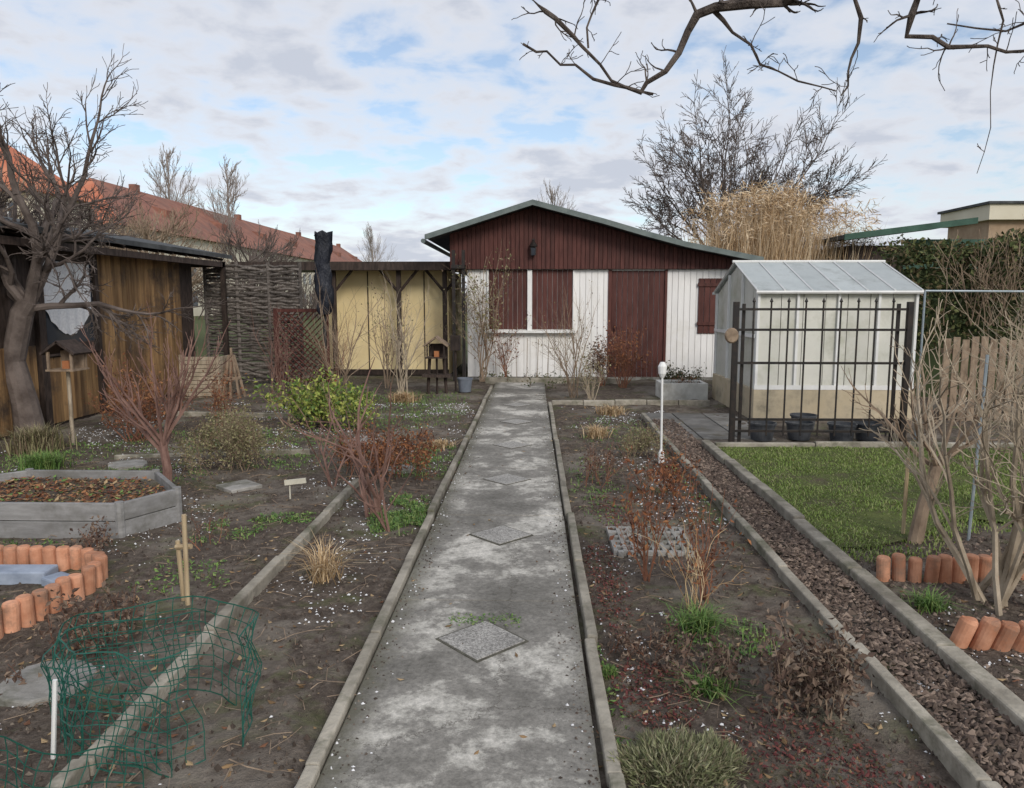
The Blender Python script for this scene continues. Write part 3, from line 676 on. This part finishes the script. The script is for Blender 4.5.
def mound(name,x,y,rx,ry,h,n,mt,ls,seed=5,flat=0.):
    rng=random.Random(seed); mb=MB()
    for i in range(n):
        a=rng.random()*6.283; e=math.asin(rng.random()); k=rng.uniform(.5,1.0)*(1+.45*noise.noise(Vector((math.cos(a)*2.5+x,math.sin(a)*2.5+y,e*2.5))))
        p=Vector((x+rx*k*math.cos(a)*math.cos(e),y+ry*k*math.sin(a)*math.cos(e),max(0.005,h*k*math.sin(e))))
        d=(p-Vector((x,y,-h*1.5))).normalized()+Vector((rng.gauss(0,.4),rng.gauss(0,.4),rng.gauss(0,.4))); d.normalize(); s=ls*rng.uniform(.5,1.4)
        e2=d.orthogonal().normalized()*s*.09; e2=Matrix.Rotation(rng.random()*6.28,3,d)@e2
        mb.add([p-e2,p+e2,p+d*s],[(0,1,2)])
    return mb.obj(name,mt)
rng=random.Random(11); mb=MB(); mb.tube([(-3.08,6.1,0),(-3.06,6.1,.18),(-3.1,6.12,.42)],[.045,.038,.034],8)
for k in range(10):
    a=k*.7+rng.random(); t=rng.uniform(.3,1.0); grow(mb,(-3.1,6.12,.30+.13*rng.random()),(math.cos(a)*t,math.sin(a)*t,1),rng.uniform(.5,.72),.017,2,rng,.5,.12,.1,4,.5,None,0,.25,.0025)
mb.obj('young_fruit_tree','purple')
shrub('redbrown_bush',-4.5,8.3,.9,1.5,20,'redstem',2,.009,'rust',1500,.04,4,21)
shrub('redbrown_bush',-3.9,9.2,.8,.9,10,'redstem',2,.008,'rust',400,.035,4,22)
shrub('grey_green_bush',-2.80,6.9,.60,.9,34,'tanbark',2,.005,'heath',6500,.028,4,23,spread=.45)
shrub('rhododendron_bush',-2.75,9.4,.66,1.1,18,'tanbark',2,.01,'yg',2600,.065,3,24,spread=.45)
shrub('rhododendron_bush',-2.25,9.2,.45,.6,9,'tanbark',2,.01,'yg',650,.06,3,25,spread=.45)
shrub('rose_bush',-1.15,5.35,1.4,.55,5,'purple',1,.018,'rust',15,.03,3,26,wig=.2,up=.1)
shrub('rose_bush',-1.72,6.2,1.3,.5,4,'purple',1,.012,'rust',10,.03,3,27,wig=.2)
shrub('rose_bush',-1.0,5.0,1.0,.5,3,'purple',1,.012,None,0,.03,3,67,wig=.2)
shrub('rust_spirea_bush',-1.3,6.6,.50,.8,24,'redstem',2,.005,'rust',3600,.032,4,28,spread=.45)
clump('dry_grass_clump',-1.18,4.08,.28,.3,190,'straw',.006,1.1,31)
shrub('dry_perennial',-1.18,4.08,.34,.4,14,'tanbark',0,.004,'brownleaf',0,.02,2,32,wig=.2)
shrub('withered_plant',-1.98,3.3,.26,.45,16,'redstem',1,.004,'brownleaf',900,.034,3,33,spread=.6)
shrub('withered_plant',-2.75,4.5,.25,.3,6,'redstem',1,.004,'brownleaf',260,.03,3,34,spread=.5)
shrub('withered_plant',-2.1,4.7,.3,.25,4,'redstem',1,.004,'brownleaf',100,.03,3,35,spread=.5)
shrub('withered_plant',1.04,2.76,.40,.30,13,'tanbark',1,.005,'brownleaf',1300,.036,3,36,spread=.45)
shrub('withered_plant',.72,2.95,.22,.25,8,'tanbark',1,.004,'brownleaf',400,.03,3,37,spread=.5)
shrub('withered_plant',.52,3.25,.16,.35,14,'redstem',1,.003,'brownleaf',700,.024,3,38,spread=.6)
shrub('rust_rose_bush',.66,4.15,.72,.4,7,'redstem',2,.006,'rust',260,.04,3,41)
shrub('rust_rose_bush',.92,3.85,.70,.5,10,'redstem',1,.005,'rust',160,.035,3,42)
shrub('straw_stem_plant',.85,3.7,.55,.6,12,'straw',1,.003,'rust',60,.03,2,43,wig=.2)
shrub('rust_rose_bush',1.1,5.9,.42,.45,12,'redstem',2,.004,'rust',600,.034,3,44,spread=.45)
shrub('rust_rose_bush',.6,6.4,.4,.5,9,'redstem',2,.004,'brownleaf',460,.03,3,45,spread=.4)
shrub('low_conifer',1.12,7.6,.32,.45,16,'tanbark',2,.004,'heath',2000,.024,4,46,spread=.4)
clump('green_grass_tuft',.72,2.9,.12,.3,170,'green',.006,1.5,51)
clump('green_grass_tuft',.82,3.5,.15,.45,300,'green',.006,1.3,52)
clump('green_grass_tuft',2.05,3.75,.14,.3,260,'green',.006,1.1,53)
clump('green_grass_tuft',-5.2,7.6,.35,.9,1100,'heath',.01,.8,54)
clump('green_grass_tuft',-4.6,6.8,.22,.7,800,'green',.008,1.0,59)
clump('pale_grass_tuft',.75,8.6,.2,.5,260,'straw',.01,1.2,55)
clump('pale_grass_tuft',-1.0,8.0,.12,.6,300,'straw',.01,1.3,56)
clump('pale_grass_tuft',-2.0,11.6,.22,.8,400,'straw',.012,1.2,57)
clump('pale_grass_tuft',1.1,10.4,.18,.7,300,'straw',.012,1.2,58)
mound('heath_mound',.48,2.40,.20,.17,.08,11000,'moundleaf',.03,61)
mound('heath_mound',.62,2.45,.12,.12,.06,4000,'moundleaf',.028,64)
mound('heath_mound',.40,2.1,.09,.1,.05,1500,'moundleaf',.03,65)
mound('moss_cushion',.34,3.05,.04,.05,.035,600,'green',.016,62)
shrub('trough_plants',2.45,12.3,.25,.6,10,'tanbark',1,.005,'rust',200,.03,3,63,spread=.7,z0=.2)
shrub('bare_shrub',-2.15,12.2,2.0,.9,7,'palebark',2,.014,None,0,.03,4,71)
shrub('bare_shrub',-2.95,11.5,1.9,.9,7,'tanbark',2,.014,None,0,.03,4,72)
shrub('bare_shrub',-2.6,13.4,2.1,.9,6,'tanbark',2,.014,'heath',260,.05,4,73)
shrub('climbing_shrub',-.95,14.55,2.7,.8,8,'tanbark',2,.014,'heath',1000,.06,4,74)
shrub('climbing_shrub',-.5,14.5,1.3,.6,6,'redstem',2,.010,'rust',160,.05,4,75)
shrub('bare_shrub',.68,12.2,1.8,.9,9,'tanbark',2,.012,'heath',160,.04,4,76)
shrub('bare_shrub',.95,11.8,.9,.9,10,'palebark',2,.008,'heath',360,.04,3,77)
shrub('russet_bush',1.65,13.6,1.15,1.0,14,'redstem',2,.010,'rust',700,.05,4,78)
shrub('russet_bush',1.3,13.9,.9,.8,12,'redstem',2,.008,'brownleaf',900,.05,3,79)
shrub('low_evergreen',2.7,13.9,.4,.8,12,'tanbark',2,.006,'hedge',900,.05,3,80,spread=.5)
shrub('low_evergreen',-.1,14.5,.3,1.2,18,'tanbark',1,.006,'hedge',700,.05,3,81,spread=.8)
shrub('bare_shrub',-4.0,11.6,1.4,1.1,9,'purple',2,.01,None,0,.03,4,82)
shrub('bare_shrub',-3.4,12.6,1.6,1.0,7,'redstem',2,.01,None,0,.03,4,83)
shrub('bare_shrub',-6.6,7.7,1.0,1.0,8,'bark',2,.012,'brownleaf',80,.05,4,84)
shrub('bare_shrub',-3.3,10.4,.7,1.2,12,'tanbark',2,.007,'brownleaf',500,.04,3,85)
rng=random.Random(91); mb=MB()
for k in range(14):
    a=rng.random()*6.283; t=rng.uniform(.05,.65)
    grow(mb,(2.45+rng.gauss(0,.07),3.85+rng.gauss(0,.07),-.02),(math.cos(a)*t,math.sin(a)*t,1),rng.uniform(.75,1.0),.023*rng.uniform(.6,1.1),3,rng,.65,.05,.14,3,.52,None,0,.3,.0024)
mb.obj('pale_fig_bush','palebark')
rng=random.Random(92); mb=MB(); mb.tube([(2.52,4.85,-.02),(2.57,4.87,.25),(2.66,4.9,.52)],[.05,.042,.036],9)
for a,t in ((.2,1.2),(1.5,.8),(2.8,1.1),(4.2,.8),(5.3,.9),(.9,.3)):
    grow(mb,(2.66,4.9,.5),(math.cos(a)*t,math.sin(a)*t,.9),.5,.018,2,rng,.6,.05,.14,4,.55,None,0,.3,.002)
mb.obj('small_fruit_tree','tanbark')
shrub('pale_tangled_shrub',4.9,6.9,1.9,2.0,14,'palebark',3,.013,None,0,.03,3,93,ang=.7)
shrub('pale_tangled_shrub',3.8,4.9,1.9,1.4,12,'palebark',3,.013,None,0,.03,3,94,ang=.7)
# ------------------------------------------------------------------ trees
rng=random.Random(101); mb=MB()
mb.tube([(-5.85,8.5,-.05),(-5.9,8.5,.4),(-6.0,8.5,.9),(-5.85,8.5,1.45),(-5.75,8.5,1.6)],[.17,.14,.125,.12,.11],12)
for d,L,r in (((-.7,.1,1.0),1.35,.07),((.5,-.1,1.0),1.35,.075),((.0,.3,1.2),1.35,.06),((-.4,-.4,1),1.3,.055),((.95,.2,.55),1.0,.045),((-1,.2,.6),1.2,.05),((.25,-.2,1.2),1.45,.055)):
    grow(mb,(-5.77,8.5,1.5),d,L,r,4,rng,.62,.015,.17,4,.59,None,0,.22,.0033)
mb.obj('old_apple_tree','treebark')
rng=random.Random(102); mb=MB(); mb.tube([(6.4,24,0),(6.4,24,1.6),(6.45,24,2.8)],[.22,.18,.15],8)
for d,L in (((-.75,0,1),2.3),((.75,.1,1),2.2),((-.25,.3,1),2.8),((.3,-.3,1),2.8),((-.5,-.3,1),2.6),((1.3,0,.8),1.8),((-1.3,0,.8),1.9),((0,0,1),2.9),((.55,.4,1),2.6),((-1.0,.2,1),2.2),((.9,-.2,1),2.1)):
    grow(mb,(6.3,24,2.4),d,L,.058,5,rng,.62,.01,.12,3,.62,None,0,.15,.0075,3)
mb.obj('bare_tree','bark2')
def fartree(name,x,y,h,w,seed,mt='bark2',depth=3):
    rng=random.Random(seed); mb=MB()
    k=max(1,h/9)
    mb.tube([(x,y,0),(x,y,h*.5),(x,y,h)],[.14*k,.08*k,.02*k],6)
    for i in range(20):
        z=h*(.2+.75*i/20); a=rng.random()*6.283; t=w/h*2
        grow(mb,(x,y,z),(math.cos(a)*t,math.sin(a)*t,.9),(h-z)*.32+w*.22,.035*k,depth,rng,.5,.10,.12,3,.6,None,0,.25,.008*k,3)
    mb.obj(name,mt)
fartree('poplar_tree',-44,92,19.5,3.5,111,'birch'); fartree('poplar_tree',-36,90,17.5,3.5,112,'birch'); fartree('poplar_tree',-19,90,10,2.5,113,'birch'); fartree('poplar_tree',1.3,50,8.6,2.5,114,'birch')
for i,(x,y,h,w) in enumerate(((-13,26,4.2,4),(-16,28,4.8,4),(-10,27,3.4,4),(-19,26,5.0,5),(-9,24,3.1,3),(-14,23,3.6,4),(-11.5,23,3.5,3),(-17,24,4.3,4))):
    fartree('bare_garden_tree',x,y,h,w,120+i,'bark2' if i%3 else 'tanbark')
mb=MB(); rng=random.Random(130)
mb.tube([(2.3,-1.2,-.05),(2.25,-1.1,1.0),(2.1,-.9,2.0),(1.95,-.6,2.6)],[.17,.14,.10,.07],12)
def limb(pts,r0,r1,spurs=6,sl=.12):
    pts=[Vector(p) for p in pts]; n=len(pts); sm=[]
    for i in range(n-1):
        for t in(0,.5):
            q=pts[i].lerp(pts[i+1],t)
            if t or i: q=q+Vector((rng.gauss(0,.010),rng.gauss(0,.015),rng.gauss(0,.010)))
            sm.append(q)
    sm.append(pts[-1]); N=len(sm)
    rr=[(r1+(r0-r1)*(1-i/(N-1))**2.2)*rng.uniform(.85,1.2) for i in range(N)]
    mb.tube(sm,rr,7)
    for k in range(spurs):
        i=rng.randrange(N//3,N-1); q=sm[i]; d=Vector((rng.gauss(0,.7),rng.gauss(0,.5),rng.gauss(.15,.6)))
        grow(mb,q,d,sl*rng.uniform(.3,1.2),rr[i]*.42,1,rng,.6,.0,.22,2,.5,None,0,.4,.0016)
limb([(1.95,-.6,2.55),(1.8,.4,2.95),(1.6,1.4,3.05),(1.3,2.3,2.95),(.94,3.0,2.72),(.67,3.0,2.69),(.60,3,2.60),(.50,3,2.46),(.41,3,2.40),(.30,3,2.42),(.18,3.05,2.5),(.05,3.1,2.56),(-.04,3.1,2.60)],.055,.0045,20,.12)
limb([(1.3,2.3,2.95),(.7,2.7,2.95),(.0,3,2.75),(.09,3,2.64),(.2,3,2.55),(.3,3,2.44),(.46,3,2.38)],.018,.005,10,.1)
limb([(.0,3,2.75),(.22,3.05,2.80),(.24,3,2.66),(.21,3,2.55)],.010,.004,5,.08)
limb([(.67,3.0,2.69),(.77,3,2.60),(.86,3,2.49),(1.02,3,2.43),(1.17,3.05,2.40)],.009,.003,13,.11)
limb([(1.6,1.4,3.05),(1.4,2.4,2.9),(1.19,3,2.74),(1.23,3,2.56),(1.20,3,2.45),(1.17,3,2.37)],.024,.003,9,.1)
limb([(1.8,.4,2.95),(1.8,1.6,3.0),(1.6,2.5,2.85),(1.43,3,2.72),(1.41,3,2.6),(1.58,3,2.55),(1.77,3,2.53),(1.95,3,2.50)],.034,.006,16,.12)
limb([(1.8,1.6,3.0),(1.85,2.4,2.9),(1.72,3,2.74),(1.76,3,2.62),(1.72,3,2.47),(1.73,3,2.25),(1.70,3,2.08)],.012,.0012,3,.05)
limb([(1.85,2.4,2.9),(2.0,3,2.68),(1.8,3.1,2.62),(1.6,3.1,2.66)],.012,.003,10,.12)
mb.obj('overhanging_tree','bark')

rng=random.Random(140); mb=MB()
def rx_(): return 6.2+rng.gauss(0,.9) if rng.random()<.72 else rng.uniform(6.2,9.2)
def ht(x): return (1-.035*max(0,abs(x-6.3)-.3)**1.6)*(1+.10*noise.noise(Vector((x*2.4,0,0))))
for i in range(4600):
    x=rx_(); y=21+rng.gauss(0,.5)
    if x<4.3: continue
    mb.blade(x,y,0,rng.uniform(3.0,4.5)*ht(x),.026,rng,.2)
for i in range(1700):
    x=rx_(); y=21+rng.gauss(0,.5)
    if x<4.2: continue
    z=rng.uniform(3.3,4.7)*ht(x)
    for k in range(4): mb.leaf((x+rng.gauss(0,.05),y,z-.3+rng.random()*.3),.26,rng,0,0,.09)
mb.obj('tall_straw_grass','strawtall')
rng=random.Random(141); mb=MB()
for i in range(17000):
    x=rng.uniform(5.9,11); y=rng.choice([rng.gauss(12.3,.16),rng.uniform(12.2,13.4)]); z=rng.uniform(.2,1)**.7*2.45*(1+.10*noise.noise(Vector((x*1.2,y,0))))
    if rng.random()<.3: z=2.35*(1+.16*noise.noise(Vector((x*1.2,y,0))))+rng.uniform(-.1,.2)
    mb.leaf((x+.1*noise.noise(Vector((x*2,z*2,0))),y,z),rng.uniform(.05,.11),rng,0,0,.6)
mb.mm(6.05,11,12.45,13.3,0,2.1); mb.obj('evergreen_hedge','hedge')
rng=random.Random(142); mb=MB()
for k in range(34): grow(mb,(6.2+rng.random()*3.6,12.1,1.2),(rng.gauss(0,.4),-.2,1),.8,.011,2,rng,.6,.05,.14,3,.6,None,0,.2,.004)
mb.obj('hedge_bare_twigs','tanbark')
mb=MB()
for i in range(28):
    x=5.45+i*.12; h=1.10+R.uniform(-.03,.03); mb.box((x,10.0,h/2),(.09,.02,h),R.uniform(-.03,.03))
mb.mm(5.4,8.9,10.012,10.05,.35,.42); mb.mm(5.4,8.9,10.012,10.05,.9,.97); mb.obj('picket_fence','tanbark',bevel=.003)
mb=MB(); mb.tube([(4.4,8.6,1.70),(7.5,8.6,1.68)],.012,8); mb.tube([(4.4,8.6,0),(4.4,8.6,1.70)],.012,8); mb.tube([(7.5,8.6,0),(7.5,8.6,1.70)],.012,8); mb.obj('clothes_rail','metalpole')
B=empty('green_shed'); mb=MB(); mb.mm(8.2,12.3,20,24,0,3.0,0); mb.obj('walls','dark',B)
mb=MB(); extr([(7.8,3.12),(11.0,3.52)],.10,19.3,21.4,mb); mb.obj('roof','felt',B)
mb=MB(); boards(mb,(9.6,19.98,0),(1,0,0),(0,-1,0),2.3,0,3.15,.2); mb.obj('front_boards','dkgreen',B)
mb=MB(); extr([(7.78,3.08),(11.02,3.48)],.15,19.24,19.296,mb); mb.obj('fascia','dkgreen',B)
B=empty('flat_roof_house'); mb=MB(); mb.mm(18.2,30,31,34,0,4.75); mb.obj('walls','brick',B)
mb=MB(); mb.mm(18.0,30.4,30.7,34.3,4.75,5.35); mb.obj('roof_band','render',B)
mb=MB(); mb.mm(17.9,30.5,30.6,34.4,5.35,5.45); mb.obj('roof_edge','felt',B)
mb=MB()
for x in(19.4,22,24.6): mb.mm(x,x+1.4,30.95,30.997,2.9,4.2)
mb.obj('windows','glass',B)
# ------------------------------------------------------------------ red roofed buildings
def apartment(name,x0,x1,y0,y1,eave,ridge,hip=0):
    E=empty(name); mb=MB(); mb.mm(x0,x1,y0,y1,0,eave); mb.obj('walls','render',E)
    xm=(x0+x1)/2; o=.6; mb=MB()
    vs=[(x0-o,y0-o,eave),(x1+o,y0-o,eave),(x1+o,y1+o,eave),(x0-o,y1+o,eave),(xm,y0+hip,ridge),(xm,y1-hip,ridge)]
    mb.add(vs,[(0,1,4)],1); mb.add(vs,[(1,2,5,4),(2,3,5),(3,0,4,5),(0,3,2,1)],0); mb.obj('roof',['redroof','oroof'],E)
    mb=MB(); fl=int(eave//2.9)
    for f in range(fl):
        z=1+f*2.9
        y=y0+1.5
        while y<y1-2: mb.mm(x1,x1+.05,y,y+1.1,z,z+1.5); y+=2.8
        x=x0+1.2
        while x<x1-1.5: mb.mm(x,x+1.1,y0-.05,y0,z,z+1.5); x+=2.6
    mb.obj('windows','glass',E)
    mb=MB(); y=y0+13
    while y<y1-4:
        mb.mm(xm-.35,xm+.35,y,y+.8,ridge-1,ridge+.5,0); y+=26
    y=y0+12
    k=(ridge-eave)/((x1-x0)/2+o)
    while y<y1-6:
        xd=xm+(x1-xm)*.45; zt=ridge-(xd-xm)*k
        mb.add([(xd-.4,y,zt-.1),(xd+1.2,y,zt-1.2),(xd+1.2,y+1.6,zt-1.2),(xd-.4,y+1.6,zt-.1),(xd-.4,y,zt+.25),(xd+1.3,y,zt-.2),(xd+1.3,y+1.6,zt-.2),(xd-.4,y+1.6,zt+.25)],[(4,5,6,7),(0,1,5,4),(1,2,6,5),(2,3,7,6)],0); y+=13
    mb.obj('chimneys_and_dormers','redroof',E)
apartment('apartment_building',-44.5,-33.5,61,160,7.6,12.3,6)
E=empty('apartment_building'); mb=MB(); mb.mm(-70,-33.0,50,56.5,0,8.7); mb.obj('walls','render',E)
mb=MB(); vs=[(-70,49.4,8.7),(-32.4,49.4,8.7),(-32.4,57.1,8.7),(-70,57.1,8.7),(-70,53.2,12.6),(-37.0,53.2,12.6)]
mb.add(vs,[(0,1,5,4),(1,2,5),(2,3,4,5),(0,4,3),(0,3,2,1)]); mb.obj('roof','oroof',E)
mb=MB(); mbf=MB()
for f in range(3):
    for i in range(8):
        x=-35.3-i*2.6; z=1.1+f*2.7; mb.mm(x,x+1.1,49.94,49.99,z,z+1.5); mbf.mm(x-.12,x+1.22,49.9,49.935,z-.12,z-.02); mbf.mm(x+.5,x+.58,49.9,49.935,z,z+1.5)
    mb.mm(-32.998,-32.95,52.5,53.6,1.1+f*2.7,2.6+f*2.7)
mb.obj('windows','glass',E); mbf.obj('window_frames','whitep',E)
rng=random.Random(150); mb=MB()
for i in range(240):
    x=rng.uniform(-60,60); y=rng.uniform(60,75) if x>-30 else 45
    h=rng.uniform(2.5,4.5)
    for k in range(5): grow(mb,(x+rng.gauss(0,.8),y,0),(rng.gauss(0,.35),0,1),h*.55,.06,1,rng,.6,.05,.12,5,.6,None,0,.2,.02,3)
mb.obj('distant_tree_row','bark2')

# ------------------------------------------------------------------ world
w=bpy.data.worlds.new('World'); sc.world=w; w.use_nodes=True; nt=w.node_tree
bg=nt.nodes['Background']; sky=nt.nodes.new('ShaderNodeTexSky'); sky.sky_type='NISHITA'; sky.sun_disc=False
SE,SR=math.radians(30),math.radians(155)
sky.sun_elevation=SE; sky.sun_rotation=SR; sky.air_density=1.0; sky.dust_density=.9; sky.ozone_density=1.6
tc=nt.nodes.new('ShaderNodeTexCoord'); sp=nt.nodes.new('ShaderNodeSeparateXYZ'); nt.links.new(tc.outputs['Generated'],sp.inputs[0])
mx=nt.nodes.new('ShaderNodeMath'); mx.operation='MAXIMUM'; mx.inputs[1].default_value=0; nt.links.new(sp.outputs[2],mx.inputs[0])
ad=nt.nodes.new('ShaderNodeMath'); ad.inputs[1].default_value=.20; nt.links.new(mx.outputs[0],ad.inputs[0])
cb=nt.nodes.new('ShaderNodeCombineXYZ')
for i in(0,1):
    dv=nt.nodes.new('ShaderNodeMath'); dv.operation='DIVIDE'; nt.links.new(sp.outputs[i],dv.inputs[0]); nt.links.new(ad.outputs[0],dv.inputs[1]); nt.links.new(dv.outputs[0],cb.inputs[i])
cb.inputs[2].default_value=3.7
n1=nz(nt,cb.outputs[0],1.1,3,.5,.15); n2=nz(nt,cb.outputs[0],5.0,5,.55,.2)
mixf=nt.nodes.new('ShaderNodeMix'); mixf.data_type='FLOAT'; mixf.inputs[0].default_value=.55; nt.links.new(n1.outputs[0],mixf.inputs[2]); nt.links.new(n2.outputs[0],mixf.inputs[3])
rc=ramp(nt,[(.39,0.10),(.46,.62),(.54,.97)]); nt.links.new(mixf.outputs[0],rc.inputs[0])
rcol=ramp(nt,[(.42,(6.0,6.05,6.25)),(.51,(5.3,5.42,5.8)),(.60,(4.0,4.25,4.85))]); nt.links.new(mixf.outputs[0],rcol.inputs[0])
sb=nt.nodes.new('ShaderNodeHueSaturation'); sb.inputs['Value'].default_value=1.05; sb.inputs['Saturation'].default_value=.92; nt.links.new(sky.outputs[0],sb.inputs['Color'])
col=mixc(nt,rc.outputs[0],sb.outputs[0],rcol.outputs[0]); nt.links.new(col,bg.inputs[0]); bg.inputs[1].default_value=.148
sl=bpy.data.lights.new('sun','SUN'); sl.energy=2.0; sl.angle=math.radians(20); sl.color=(1,.94,.86)
so=bpy.data.objects.new('sun',sl); sc.collection.objects.link(so)
az=SR; sd=Vector((math.sin(az)*math.cos(SE),math.cos(az)*math.cos(SE),math.sin(SE)))
so.rotation_euler=sd.to_track_quat('Z','Y').to_euler()
cd=bpy.data.cameras.new('camera'); co=bpy.data.objects.new('camera',cd); sc.collection.objects.link(co)
cd.sensor_width=36; cd.lens=36*750/1024; cd.clip_end=2000; cd.clip_start=.05
co.location=(0,0,1.6); co.rotation_euler=(math.radians(90-7.15),0,math.radians(1.53)); sc.camera=co
sc.view_settings.view_transform='Standard'; sc.view_settings.look='None'; sc.view_settings.exposure=0
